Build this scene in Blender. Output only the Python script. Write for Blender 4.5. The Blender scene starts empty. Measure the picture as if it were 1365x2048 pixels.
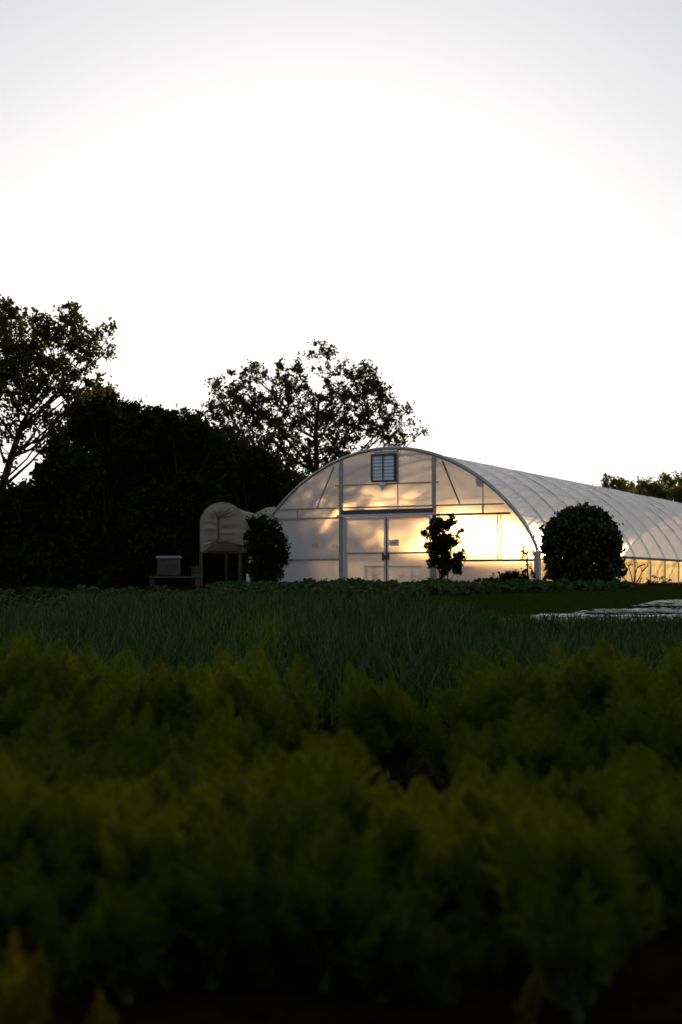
import bpy, math, random
import numpy as np
from mathutils import Vector, Matrix
random.seed(7)
rng = np.random.default_rng(7)
PI = math.pi
scene = bpy.context.scene
COL = scene.collection

# ------------------------------------------------------------------ camera
FPX = 2950.0                       # focal length in photo pixels (1365 wide)
CAMH = 1.0
PITCH = math.atan(146 / FPX)

def ray(px, py):
    dx, dz = px - 682.5, 1024.0 - py
    return Vector((dx, FPX * math.cos(PITCH) - dz * math.sin(PITCH), FPX * math.sin(PITCH) + dz * math.cos(PITCH)))

def W(px, py, Y):
    r = ray(px, py)
    return Vector((0, 0, CAMH)) + r * (Y / r.y)

def X(px, Y):
    return (px - 682.5) / FPX * Y

cam = bpy.data.cameras.new('camera')
cam.sensor_fit = 'HORIZONTAL'
cam.sensor_width = 24.0
cam.lens = 24.0 * FPX / 1365.0
cam.clip_start = 0.05
cam.clip_end = 5000
cam.dof.use_dof = True
cam.dof.focus_distance = 22.0
cam.dof.aperture_fstop = 2.4
camo = bpy.data.objects.new('camera', cam)
camo.location = (0, 0, CAMH)
camo.rotation_euler = (PI / 2 + PITCH, 0, 0)
COL.objects.link(camo)
scene.camera = camo

# ------------------------------------------------------------------ terrain height
def gz(y, x=0.0):
    pts = [(-1e4, 0), (10.4, 0), (14, .09), (38, .94), (41, .95), (60, .95), (120, .8), (1e5, .8)]
    for (a, za), (b, zb) in zip(pts, pts[1:]):
        if y <= b:
            return za + (zb - za) * (y - a) / (b - a)
    return .8

# ------------------------------------------------------------------ materials
def mat(name):
    m = bpy.data.materials.new(name)
    m.use_nodes = True
    nt = m.node_tree
    nt.nodes.clear()
    out = nt.nodes.new('ShaderNodeOutputMaterial')
    return m, nt, out

def N(nt, t, **kw):
    n = nt.nodes.new(t)
    for k, v in kw.items():
        setattr(n, k, v)
    return n

def ramp(nt, fac, stops):
    r = N(nt, 'ShaderNodeValToRGB')
    el = r.color_ramp.elements
    el[0].position, el[0].color = stops[0][0], (*stops[0][1], 1)
    el[1].position, el[1].color = stops[-1][0], (*stops[-1][1], 1)
    for p, c in stops[1:-1]:
        e = el.new(p); e.color = (*c, 1)
    nt.links.new(fac, r.inputs[0])
    return r.outputs[0]

def noise(nt, scale, detail=4, coord='Object', rough=.55, stretch=None):
    tc = N(nt, 'ShaderNodeTexCoord')
    src = tc.outputs[coord]
    if stretch:
        mp = N(nt, 'ShaderNodeMapping'); mp.inputs['Scale'].default_value = stretch
        nt.links.new(src, mp.inputs[0]); src = mp.outputs[0]
    n = N(nt, 'ShaderNodeTexNoise')
    n.inputs['Scale'].default_value = scale
    n.inputs['Detail'].default_value = detail
    n.inputs['Roughness'].default_value = rough
    nt.links.new(src, n.inputs['Vector'])
    return n.outputs['Fac']

def pbr(name, c1, c2, scale=6, rough=.6, metal=0, bump=.0, stretch=None, spec=.5):
    m, nt, out = mat(name)
    b = N(nt, 'ShaderNodeBsdfPrincipled')
    f = noise(nt, scale, stretch=stretch)
    nt.links.new(ramp(nt, f, [(.3, c1), (.7, c2)]), b.inputs['Base Color'])
    b.inputs['Roughness'].default_value = rough
    b.inputs['Metallic'].default_value = metal
    b.inputs['Specular IOR Level'].default_value = spec
    if name == 'soil': b.inputs['Roughness'].default_value = 1; b.inputs['Specular IOR Level'].default_value = 0
    if bump:
        bp = N(nt, 'ShaderNodeBump'); bp.inputs['Strength'].default_value = bump
        bp.inputs['Distance'].default_value = .02
        nt.links.new(f, bp.inputs['Height']); nt.links.new(bp.outputs[0], b.inputs['Normal'])
    nt.links.new(b.outputs[0], out.inputs[0])
    return m

def leafmat(name, cols, trans=.45, tcol=None, rough=.5, spec=.3):
    """leaf: diffuse + gloss on the face, light coming through from behind, colour varying leaf by leaf"""
    m, nt, out = mat(name)
    g = N(nt, 'ShaderNodeNewGeometry')
    n = len(cols)
    c = ramp(nt, g.outputs['Random Per Island'], [(i / (n - 1), cols[i]) for i in range(n)])
    b = N(nt, 'ShaderNodeBsdfPrincipled')
    nt.links.new(c, b.inputs['Base Color'])
    b.inputs['Roughness'].default_value = rough
    b.inputs['Specular IOR Level'].default_value = spec
    t = N(nt, 'ShaderNodeBsdfTranslucent')
    mx = N(nt, 'ShaderNodeMixRGB', blend_type='MULTIPLY'); mx.inputs[0].default_value = 1
    nt.links.new(c, mx.inputs[1]); mx.inputs[2].default_value = (*(tcol or (1.3, 1.25, .5)), 1)
    nt.links.new(mx.outputs[0], t.inputs[0])
    ms = N(nt, 'ShaderNodeMixShader'); ms.inputs[0].default_value = trans
    nt.links.new(b.outputs[0], ms.inputs[1]); nt.links.new(t.outputs[0], ms.inputs[2])
    nt.links.new(ms.outputs[0], out.inputs[0])
    return m

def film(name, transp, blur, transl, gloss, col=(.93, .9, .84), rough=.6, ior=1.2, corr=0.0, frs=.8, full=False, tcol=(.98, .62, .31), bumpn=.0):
    """greenhouse sheeting: partly clear, partly blurring, partly scattering"""
    m, nt, out = mat(name)
    tc = N(nt, 'ShaderNodeTexCoord')
    dirt = noise(nt, 1.3, 5, stretch=(1, 1, .45))
    colr = ramp(nt, dirt, [(.25, tuple(c * .88 for c in col)), (.7, col)])
    nrm = None
    if corr or bumpn:
        bp = N(nt, 'ShaderNodeBump')
        bp.inputs['Distance'].default_value = .01
        if corr:
            wv = N(nt, 'ShaderNodeTexWave', bands_direction='X')
            wv.inputs['Scale'].default_value = 7.0
            wv.inputs['Distortion'].default_value = .6
            nt.links.new(tc.outputs['Object'], wv.inputs[0])
            bp.inputs['Strength'].default_value = corr
            nt.links.new(wv.outputs['Fac'], bp.inputs['Height'])
        else:
            bp.inputs['Strength'].default_value = 1
            bp.inputs['Distance'].default_value = bumpn
            nn = noise(nt, 1.6, 3, stretch=(.5, 1.1, .5))
            nt.links.new(nn, bp.inputs['Height'])
        nrm = bp.outputs[0]
    sh = []
    for typ, w in (('ShaderNodeBsdfTransparent', transp), ('ShaderNodeBsdfRefraction', blur), ('ShaderNodeBsdfTranslucent', transl),
                   ('ShaderNodeBsdfDiffuse', max(0, 1 - transp - blur - transl - gloss)), ('ShaderNodeBsdfGlossy', gloss)):
        s = N(nt, typ)
        if typ.endswith(('Refraction', 'Translucent', 'Transparent')):
            mc = N(nt, 'ShaderNodeMixRGB', blend_type='MULTIPLY'); mc.inputs[0].default_value = 1
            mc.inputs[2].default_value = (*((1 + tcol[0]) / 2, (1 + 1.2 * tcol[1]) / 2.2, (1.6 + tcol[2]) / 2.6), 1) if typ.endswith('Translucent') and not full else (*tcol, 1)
            nt.links.new(colr, mc.inputs[1]); nt.links.new(mc.outputs[0], s.inputs['Color'])
        else:
            nt.links.new(colr, s.inputs['Color'])
        if typ.endswith('Refraction'):
            s.inputs['Roughness'].default_value = rough; s.inputs['IOR'].default_value = ior
        if typ.endswith('Glossy'):
            s.inputs['Roughness'].default_value = .3
            s.inputs['Color'].default_value = (1, 1, 1, 1)
        if nrm is not None and 'Normal' in s.inputs:
            nt.links.new(nrm, s.inputs['Normal'])
        sh.append((s, w))
    acc, tot = sh[0][0].outputs[0], sh[0][1]
    for s, w in sh[1:]:
        tot += w
        ms = N(nt, 'ShaderNodeMixShader'); ms.inputs[0].default_value = w / tot if tot else 0
        nt.links.new(acc, ms.inputs[1]); nt.links.new(s.outputs[0], ms.inputs[2])
        acc = ms.outputs[0]
    fr = N(nt, 'ShaderNodeFresnel'); fr.inputs[0].default_value = 1.4
    gl = N(nt, 'ShaderNodeBsdfGlossy'); gl.inputs['Roughness'].default_value = .28
    lw = N(nt, 'ShaderNodeMath', operation='MULTIPLY'); lw.inputs[1].default_value = frs
    nt.links.new(fr.outputs[0], lw.inputs[0])
    ms = N(nt, 'ShaderNodeMixShader')
    nt.links.new(lw.outputs[0], ms.inputs[0]); nt.links.new(acc, ms.inputs[1]); nt.links.new(gl.outputs[0], ms.inputs[2])
    nt.links.new(ms.outputs[0], out.inputs[0])
    return m

M = {}
M['soil'] = pbr('soil', (.006, .0045, .002), (.014, .010, .005), 9, .95, bump=.8, spec=.1)
M['bark'] = pbr('bark', (.03, .022, .015), (.07, .05, .035), 8, .9, bump=.6, stretch=(1, 1, .2), spec=.1)
M['leaf_tree'] = leafmat('leaf_tree', [(.022, .027, .007), (.038, .044, .008), (.058, .058, .01)], .5)
M['leaf_oak'] = leafmat('leaf_oak', [(.022, .027, .006), (.04, .046, .006), (.07, .075, .008)], .5, (1.6, 1.4, .3))
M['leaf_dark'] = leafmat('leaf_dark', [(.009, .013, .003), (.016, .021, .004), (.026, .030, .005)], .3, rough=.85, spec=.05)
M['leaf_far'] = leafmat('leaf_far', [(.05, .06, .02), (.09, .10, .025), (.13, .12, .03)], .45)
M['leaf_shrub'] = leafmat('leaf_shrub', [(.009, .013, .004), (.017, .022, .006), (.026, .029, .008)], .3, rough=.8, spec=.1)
M['leaf_mul'] = leafmat('leaf_mul', [(.012, .016, .005), (.02, .025, .006), (.032, .034, .008)], .35)
M['fennel'] = leafmat('fennel', [(.072, .094, .004), (.118, .15, .005), (.168, .192, .006)], .4, (1.2, 1.2, .3), .7, .1)
M['fennel_y'] = leafmat('fennel_y', [(.12, .12, .005), (.17, .16, .006), (.19, .15, .006)], .5, (1.2, 1.1, .3), .7, .1)
M['stem'] = pbr('fennel_stem', (.08, .11, .03), (.14, .17, .06), 20, .5)
M['bulb'] = pbr('fennel_bulb', (.07, .10, .05), (.12, .15, .08), 14, .45)
M['onion'] = leafmat('onion', [(.003, .012, .002), (.007, .024, .003), (.017, .044, .004), (.036, .074, .006), (.11, .12, .03)], .35, (1.2, 1.3, .4), .55, .2)
M['squash'] = leafmat('squash', [(.016, .034, .010), (.03, .055, .015), (.045, .072, .018)], .35, (1.2, 1.3, .4), .6, .2)
M['grass'] = leafmat('grass', [(.02, .03, .005), (.032, .042, .006), (.042, .048, .008)], .4, rough=.9, spec=.0)
M['lawn'] = pbr('lawn', (.014, .022, .005), (.032, .042, .007), 3, 1.0, bump=.5, spec=.0)
M['flower'] = leafmat('flower', [(.25, .05, .14), (.35, .07, .22), (.16, .03, .10)], .3, (1, 1, 1))
M['steel'] = pbr('galvanised_steel', (.20, .22, .24), (.33, .35, .37), 10, .45, metal=.5)
M['steel_w'] = pbr('pale_painted_steel', (.42, .46, .5), (.55, .58, .6), 5, .5, stretch=(1, 1, .3))
M['dark'] = pbr('dark_metal', (.03, .032, .035), (.06, .06, .06), 10, .5)
M['louvre'] = pbr('louvre', (.45, .58, .66), (.55, .66, .72), 4, .4, stretch=(1, 1, 4))
M['wood'] = pbr('weathered_wood', (.035, .03, .022), (.08, .066, .05), 8, .85, bump=.4, stretch=(1, 1, .15))
M['hive'] = pbr('hive_paint', (.03, .026, .021), (.07, .06, .048), 6, .7, bump=.2)
M['lid'] = pbr('hive_lid', (.16, .19, .23), (.26, .29, .33), 6, .4)
M['white'] = pbr('white_plastic', (.55, .6, .62), (.72, .75, .76), 6, .5)
M['ink'] = pbr('sign_ink', (.02, .03, .05), (.04, .05, .08), 20, .7)
M['signedge'] = pbr('sign_edge', (.28, .36, .08), (.34, .42, .12), 20, .7)
M['mulch'] = pbr('mulch_plastic', (.02, .02, .022), (.05, .05, .055), 2.6, .3, bump=1.0, stretch=(.6, 4.5, 1))
_m = M['mulch']; _nt = _m.node_tree
_b = [n for n in _nt.nodes if n.type == 'BSDF_PRINCIPLED'][0]
_o = [n for n in _nt.nodes if n.type == 'OUTPUT_MATERIAL'][0]
_d = N(_nt, 'ShaderNodeBsdfDiffuse'); _d.inputs[0].default_value = (.012, .01, .007, 1)      # soil washed onto the plastic
_n = noise(_nt, 1.6, 6, stretch=(.7, 7, 1), rough=.7)
_r = ramp(_nt, _n, [(.50, (0, 0, 0)), (.55, (1, 1, 1))])
_x = N(_nt, 'ShaderNodeMixShader')
_nt.links.new(_r, _x.inputs[0]); _nt.links.new(_b.outputs[0], _x.inputs[1]); _nt.links.new(_d.outputs[0], _x.inputs[2]); _nt.links.new(_x.outputs[0], _o.inputs[0])
M['bench'] = pbr('bench_wood', (.08, .07, .05), (.13, .11, .08), 8, .8)
M['inside'] = pbr('gravel_floor', (.08, .07, .06), (.16, .14, .12), 30, .95, bump=.5)
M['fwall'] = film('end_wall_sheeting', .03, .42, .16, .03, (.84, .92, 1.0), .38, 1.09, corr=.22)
M['froof'] = film('roof_film', .15, .46, .33, .01, (.95, .95, .95), .42, 1.09, frs=.45, tcol=(1, .92, .82), bumpn=.05)
M['froof_l'] = film('clear_roof_film', .60, .20, .15, .01, (.99, .98, .97), .42, 1.09, tcol=(1, .96, .9), bumpn=.05)
M['fside_l'] = film('clear_side_film', .6, .2, .15, .02, (.99, .98, .97), .42, 1.09, tcol=(1, .92, .8))
M['fside'] = film('side_curtain_film', .06, .44, .49, .01, (.99, .98, .95), .8, 1.12, frs=.12, full=True, tcol=(1, .78, .40), bumpn=.05)  # strong gold tint puts the sunlit glow into the film colour

m, nt, out = mat('tunnel_fabric')
b = N(nt, 'ShaderNodeBsdfPrincipled')
f = noise(nt, 3)
nt.links.new(ramp(nt, f, [(.3, (.27, .24, .2)), (.7, (.36, .33, .28))]), b.inputs['Base Color'])
b.inputs['Roughness'].default_value = .85
t = N(nt, 'ShaderNodeBsdfTranslucent'); t.inputs[0].default_value = (.45, .4, .3, 1)
ms = N(nt, 'ShaderNodeMixShader'); ms.inputs[0].default_value = .25
nt.links.new(b.outputs[0], ms.inputs[1]); nt.links.new(t.outputs[0], ms.inputs[2]); nt.links.new(ms.outputs[0], out.inputs[0])
M['fabric'] = m

# ------------------------------------------------------------------ mesh helpers
class MB:
    def __init__(s):
        s.v, s.f = [], []
    def add(s, vs, fs):
        o = len(s.v)
        s.v += [tuple(v) for v in vs]
        s.f += [tuple(i + o for i in f) for f in fs]
        return s
    def box(s, x0, x1, y0, y1, z0, z1, bev=0.0):
        if bev <= 0:
            vs = [(x, y, z) for z in (z0, z1) for y in (y0, y1) for x in (x0, x1)]
            return s.add(vs, [(0, 2, 3, 1), (4, 5, 7, 6), (0, 1, 5, 4), (2, 6, 7, 3), (0, 4, 6, 2), (1, 3, 7, 5)])
        b_ = bev
        def ring(i, z):
            return [(x0 + i, y0 + b_ * (i == 0) + (i if i else 0), z), (x0 + i + b_, y0 + i, z), (x1 - i - b_, y0 + i, z), (x1 - i, y0 + i + b_, z),
                    (x1 - i, y1 - i - b_, z), (x1 - i - b_, y1 - i, z), (x0 + i + b_, y1 - i, z), (x0 + i, y1 - i - b_, z)]
        R = [ring(b_, z0), ring(0, z0 + b_), ring(0, z1 - b_), ring(b_, z1)]
        vs = sum(R, [])
        fs = [tuple(range(7, -1, -1)), tuple(range(24, 32))]
        for k in range(3):
            for i in range(8):
                j = (i + 1) % 8
                fs.append((k * 8 + i, k * 8 + j, k * 8 + 8 + j, k * 8 + 8 + i))
        return s.add(vs, fs)
    def tube(s, pts, rad, n=6, cap=True):
        pts = [Vector(p) for p in pts]
        if not hasattr(rad, '__len__'):
            rad = [rad] * len(pts)
        vs, fs = [], []
        for i, p in enumerate(pts):
            d = (pts[min(i + 1, len(pts) - 1)] - pts[max(i - 1, 0)])
            if d.length < 1e-9: d = Vector((0, 0, 1))
            d.normalize()
            a = d.cross(Vector((0, 0, 1)) if abs(d.z) < .9 else Vector((1, 0, 0))).normalized()
            c = d.cross(a)
            for k in range(n):
                w = 2 * PI * k / n
                vs.append(p + (a * math.cos(w) + c * math.sin(w)) * rad[i])
        for i in range(len(pts) - 1):
            for k in range(n):
                j = (k + 1) % n
                fs.append((i * n + k, i * n + j, (i + 1) * n + j, (i + 1) * n + k))
        if cap:
            fs.append(tuple(range(n - 1, -1, -1)))
            fs.append(tuple(range((len(pts) - 1) * n, len(pts) * n)))
        return s.add(vs, fs)
    def build(s, name, m, parent=None, smooth=False):
        me = bpy.data.meshes.new(name)
        me.from_pydata(s.v, [], s.f)
        me.materials.append(m)
        if smooth:
            me.polygons.foreach_set('use_smooth', [True] * len(me.polygons))
        me.update()
        return link(name, me, parent)

def link(name, me, parent=None):
    o = bpy.data.objects.new(name, me)
    COL.objects.link(o)
    if parent is not None:
        o.parent = parent
    return o

def np_mesh(name, verts, faces, m, smooth=False):
    """verts (n,3); faces (k,4) or (k,3) arrays"""
    me = bpy.data.meshes.new(name)
    verts = np.ascontiguousarray(verts, dtype=np.float32)
    faces = np.ascontiguousarray(faces, dtype=np.int32)
    k, c = faces.shape
    me.vertices.add(len(verts)); me.vertices.foreach_set('co', verts.ravel())
    me.loops.add(k * c); me.loops.foreach_set('vertex_index', faces.ravel())
    me.polygons.add(k)
    me.polygons.foreach_set('loop_start', np.arange(0, k * c, c, dtype=np.int32))
    me.polygons.foreach_set('loop_total', np.full(k, c, dtype=np.int32))
    if smooth:
        me.polygons.foreach_set('use_smooth', np.ones(k, dtype=bool))
    me.materials.append(m)
    me.update(calc_edges=True)
    me.validate()
    return me

def tag(o, label=None, cat=None, group=None, kind=None):
    if label: o['label'] = label
    if cat: o['category'] = cat
    if group: o['group'] = group
    if kind: o['kind'] = kind
    return o

def empty(name, loc=(0, 0, 0), rz=0):
    o = bpy.data.objects.new(name, None)
    o.location = loc; o.rotation_euler = (0, 0, rz)
    o.empty_display_size = .2
    COL.objects.link(o)
    return o

def copy_thing(o):
    c = o.copy(); COL.objects.link(c)
    for ch in o.children:
        d = ch.copy(); COL.objects.link(d); d.parent = c
    return c

# leaves: kite-shaped folded leaves -------------------------------------------------
def leaf_arrays(cen, size, droop=0.0, up=0.0, aspect=.55, r=None):
    r = r or rng
    n = len(cen)
    d = r.normal(size=(n, 3)); d[:, 2] = d[:, 2] * (1 - droop) - droop * 1.5 + up * 1.2
    d /= np.linalg.norm(d, axis=1)[:, None] + 1e-9
    q = r.normal(size=(n, 3))
    s = np.cross(d, q); s /= np.linalg.norm(s, axis=1)[:, None] + 1e-9
    nn = np.cross(d, s)
    L = (size * r.uniform(.6, 1.35, n))[:, None]
    w = L * aspect * .5
    p0 = cen - d * L * .5
    p1 = cen + s * w + nn * w * .35 - d * L * .05
    p2 = cen + d * L * .5
    p3 = cen - s * w + nn * w * .35 - d * L * .05
    v = np.stack([p0, p1, p2, p3], 1).reshape(-1, 3)
    f = (np.arange(n) * 4)[:, None] + np.array([[0, 1, 2, 3]])
    # two triangles folded along the midrib
    t = np.concatenate([f[:, [0, 1, 2]], f[:, [0, 2, 3]]])
    return v, t

def tree(name, label, cat, base, trunk, lumps, leaf, lm, per=40, cl_r=.35, cdens=1.0, trunk_r=.2, droop=0., group=None, aspect=.6, holes=(), kind=None, flat=1.0, limb=True, limb_r=.35):
    """base: (x,y,z). trunk: list of world points. lumps: list of (Vector centre, radius, density)"""
    root = empty(name, base)
    tag(root, label, cat, group)
    bv = Vector(base)
    mb = MB()
    tp = [Vector(p) - bv for p in trunk]
    n = len(tp)
    mb.tube(tp, [trunk_r * (1 - .7 * i / max(1, n - 1)) for i in range(n)], 8)
    cens = []
    for (c, rad, dens) in lumps:
        c = Vector(c) - bv
        # attach a limb at the trunk
        best = None
        for i in range(n - 1):
            for k in range(4):
                p = tp[i].lerp(tp[i + 1], k / 4)
                hd_ = math.hypot(c.x - p.x, c.y - p.y); sc = abs(c.z - p.z - .95 * hd_ - .2 * rad) + .15 * hd_
                if best is None or sc < best[0]:
                    best = (sc, p, trunk_r * (1 - .7 * (i + k / 4) / (n - 1)))
        p = best[1]; r0 = min(best[2] * .5, limb_r * rad * .3 + .02)
        mid = p.lerp(c, .5) + Vector((random.uniform(-.1, .1), random.uniform(-.1, .1), -.06 + random.uniform(-.05, .1))) * (c - p).length
        clear = True
        for (hp, hr, hd) in holes:
            hdv = Vector(hd).normalized(); hq = Vector(hp) - bv
            for kk in range(9):
                w_ = p.lerp(c, kk / 8) - hq
                if (w_ - hdv * w_.dot(hdv)).length < hr * 2: clear = False
        if limb and clear:
            q1 = p.lerp(mid, .5) + Vector((random.uniform(-.04, .04), 0, -.03)) * (c - p).length
            mb.tube([p, q1, mid, c], [r0, r0 * .8, r0 * .6, r0 * .35], 5, cap=False)
        nc = max(3, int(cdens * dens * 2.2 * (rad / cl_r) ** 2))
        for k in range(nc):
            u = Vector(rng.normal(size=3)); u.normalize()
            rr = rad * (random.random() ** .42)
            cc = c + Vector((u.x * rr, u.y * rr, u.z * rr * flat))
            if cc.z + bv.z < gz(base[1]) + .05:
                cc.z = gz(base[1]) - bv.z + random.uniform(.05, .3)
            cens.append((cc, cl_r * random.uniform(.6, 1.25)))
            if limb and clear and (k % 2 == 0 or dens < .8):
                m2 = c.lerp(cc, .5) + Vector((random.uniform(-.12, .12), random.uniform(-.12, .12), random.uniform(-.1, .12))) * rad
                mb.tube([c.lerp(mid, random.random() * .5), m2, cc], [r0 * .3, r0 * .2, r0 * .08], 3, cap=False)
    allp = []
    for (cc, r) in cens:
        k = max(4, int(per * random.uniform(.5, 1.3)))
        # sprays: leaves strung along a few short twigs
        pts = []
        nt_ = 4
        for j in range(nt_):
            d = rng.normal(size=3); d /= np.linalg.norm(d)
            tt = rng.uniform(0, 1.25, size=(k // nt_ + 1, 1))
            pts.append(np.array(cc) + d * tt * r + rng.normal(size=(len(tt), 3)) * r * .22)
        allp.append(np.concatenate(pts))
    P = np.concatenate(allp)
    for (hp, hr, hd) in holes:      # gaps through the crown (centre, radius, direction)
        h = np.array(Vector(hp) - bv); hd = np.array(Vector(hd).normalized())
        w = P - h
        dist = np.linalg.norm(w - np.outer(w @ hd, hd), axis=1)
        P = P[dist > hr * rng.uniform(.75, 1.25, len(P))]
    v, f = leaf_arrays(P, leaf, droop=droop, aspect=aspect)
    me = np_mesh('crown', v, f, lm)
    link('crown', me, root)
    mb.build('trunk', M['bark'], root, smooth=True)
    return root

def lumps_px(lst, Y, jit=1.5):
    out = []
    for l in lst:
        px, py, r = l[:3]
        dn = l[3] if len(l) > 3 else 1.0
        yy = Y + random.uniform(-jit, jit)
        out.append((W(px, py, yy), r * Y / FPX, dn))
    return out

# ------------------------------------------------------------------ sky and sun
sd = ray(632, 765).normalized()
SUN_EL = math.asin(sd.z)
SUN_AZ = math.atan2(sd.x, sd.y)
world = bpy.data.worlds.new("World")
scene.world = world
world.use_nodes = True
nt = world.node_tree
nt.nodes.clear()
sky = N(nt, 'ShaderNodeTexSky', sky_type='NISHITA')
sky.sun_disc = False
sky.sun_elevation = SUN_EL
sky.sun_rotation = SUN_AZ
sky.altitude = 100
sky.air_density = 1.0
sky.dust_density = 2.0
sky.ozone_density = 2.0
hs = N(nt, 'ShaderNodeHueSaturation')
hs.inputs['Saturation'].default_value = .55
nt.links.new(sky.outputs[0], hs.inputs['Color'])
tint = N(nt, 'ShaderNodeMixRGB', blend_type='MULTIPLY'); tint.inputs[0].default_value = 1
tint.inputs[2].default_value = (1.36, 1.38, 1.455, 1)
gm = N(nt, 'ShaderNodeGamma'); gm.inputs[1].default_value = .42
nt.links.new(hs.outputs[0], gm.inputs[0]); nt.links.new(gm.outputs[0], tint.inputs[1])
bg = N(nt, 'ShaderNodeBackground'); bg.inputs['Strength'].default_value = .15
wo = N(nt, 'ShaderNodeOutputWorld')
nt.links.new(tint.outputs[0], bg.inputs[0]); nt.links.new(bg.outputs[0], wo.inputs[0])

sun = bpy.data.lights.new('sun', 'SUN')
sun.energy = 4.2
sun.angle = math.radians(.5)
sun.color = (1, .80, .52)
suno = bpy.data.objects.new('sun', sun)
suno.rotation_euler = (-sd).to_track_quat('-Z', 'Y').to_euler()
suno.location = (0, 0, 30)
COL.objects.link(suno)

scene.view_settings.view_transform = 'Standard'
scene.view_settings.look = 'None'
scene.view_settings.exposure = 0.7
scene.view_settings.gamma = 1.0
scene.cycles.max_bounces = 10
scene.cycles.diffuse_bounces = 3
scene.cycles.glossy_bounces = 3
scene.cycles.transmission_bounces = 8
scene.cycles.transparent_max_bounces = 12
scene.cycles.use_denoising = True
scene.cycles.sample_clamp_indirect = 6
scene.cycles.caustics_reflective = False

# ------------------------------------------------------------------ ground
xs = np.concatenate([np.linspace(-900, -40, 12), np.linspace(-30, 30, 61), np.linspace(40, 900, 12)])
ys = np.concatenate([np.linspace(-60, 0, 7), np.linspace(1, 60, 119), np.linspace(70, 200, 14), np.linspace(300, 2500, 12)])
v = []
for y in ys:
    for x in xs:
        z = gz(y)
        if 1 < y < 60 and abs(x) < 31:
            z += rng.normal() * .012
        v.append((x, y, z))
nx = len(xs)
f = [(j * nx + i, j * nx + i + 1, (j + 1) * nx + i + 1, (j + 1) * nx + i) for j in range(len(ys) - 1) for i in range(nx - 1)]
g = MB(); g.add(v, f)
tag(g.build('ground', M['soil'], smooth=True), kind='structure')

# soil clods on the open bed (a loose scatter nobody could count)
cen, = [np.stack([rng.uniform(-3.2, 3.2, 5000), rng.uniform(2.6, 11.5, 5000), np.zeros(5000)], 1)]
v_, t_ = [], []
oct_ = np.array([(1, 0, 0), (0, 1, 0), (-1, 0, 0), (0, -1, 0), (0, 0, 1), (0, 0, -1)], float)
ot = np.array([(0, 1, 4), (1, 2, 4), (2, 3, 4), (3, 0, 4), (1, 0, 5), (2, 1, 5), (3, 2, 5), (0, 3, 5)])
sz = rng.uniform(.008, .035, (5000, 1, 1)) * rng.uniform(.6, 1.3, (5000, 6, 1))
cen[:, 2] = [gz(y) for y in cen[:, 1]]
V = (oct_[None] * sz * np.array([1, 1, .7]) + cen[:, None, :]).reshape(-1, 3)
F = (np.arange(5000) * 6)[:, None, None] + ot[None]
tag(link('soil_clods', np_mesh('soil_clods', V, F.reshape(-1, 3), M['soil'])), kind='stuff')

# ------------------------------------------------------------------ lawn strip in front of the greenhouse
def sheet(name, poly, m, dz=.006, kind='structure', nx=40, ny=10):
    """poly: left/right x as function of y -> grid following terrain"""
    y0, y1, xl, xr = poly
    vs, fs = [], []
    for j in range(ny + 1):
        y = y0 + (y1 - y0) * j / ny
        for i in range(nx + 1):
            a, b_ = xl(y), xr(y)
            vs.append((a + (b_ - a) * i / nx, y, gz(y) + dz))
    for j in range(ny):
        for i in range(nx):
            k = j * (nx + 1) + i
            fs.append((k, k + 1, k + nx + 2, k + nx + 1))
    return tag(MB().add(vs, fs).build(name, m), kind=kind)
sheet('lawn', (22.6, 39.0, lambda y: X(800, y), lambda y: 22.0), M['lawn'], .03)
n = 60000
gy = rng.uniform(22.5, 38, n); gx = X(800, gy) + rng.uniform(0, 1, n) * (gy * .25 - X(800, gy))
L = rng.uniform(.03, .08, n)
def blades(bx, by, bz, h, w, lean, seg, r, bendpow=1.8):
    """grass-like blades: arrays in, verts+quads out"""
    n = len(bx)
    az = r.uniform(0, 2 * PI, n)
    fx, fy = np.cos(az), np.sin(az)          # face direction
    la = r.uniform(0, 2 * PI, n)
    lx, ly = np.cos(la) * lean, np.sin(la) * lean
    vs = []
    for k in range(seg + 1):
        t = k / seg
        ww = w * (1 - t) ** .7 * .5 if k < seg else w * .03
        cx = bx + lx * h * t ** bendpow; cy = by + ly * h * t ** bendpow
        cz = bz + h * (t - .35 * lean * t ** 2.4)
        vs.append(np.stack([cx - fx * ww, cy - fy * ww, cz], 1))
        vs.append(np.stack([cx + fx * ww, cy + fy * ww, cz], 1))
    V = np.stack(vs, 1).reshape(-1, 3)
    q = np.array([[2 * k, 2 * k + 1, 2 * k + 3, 2 * k + 2] for k in range(seg)])
    F = ((np.arange(n) * (2 * (seg + 1)))[:, None, None] + q[None]).reshape(-1, 4)
    return V, F
V, F = blades(gx, gy, np.array([gz(y) + .02 for y in gy]), L, np.full(n, .008), rng.uniform(.1, .7, n), 2, rng)
tag(link('grass', np_mesh('grass', V, F, M['grass'])), kind='stuff', label='short mown grass of the lawn strip before the greenhouse')

# ------------------------------------------------------------------ greenhouse
TH = math.radians(27)
ZG = .95
GC = Vector((1.377, 43.0, ZG))
GL = 39.0
gh = empty('greenhouse', GC, -TH)
tag(gh, 'long arched greenhouse of pale translucent film glowing in the low sun', 'greenhouse')
A, EH, TOP = 4.57, .96, 4.02
def prof(phi):                      # phi -pi/2..pi/2
    return A * math.sin(phi), EH + (TOP - EH) * max(0, math.cos(phi)) ** 1.5
def hat(t):
    s = max(-1, min(1, t / A))
    return EH + (TOP - EH) * (1 - s * s) ** .75
def arch_pts(n=40, off=0.0):
    out = []
    for i in range(n + 1):
        ph = -PI / 2 + PI * i / n
        x, z = prof(ph)
        out.append((x * (1 + off / A), z + off * math.cos(ph)))
    return out
AP = arch_pts(44)
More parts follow.
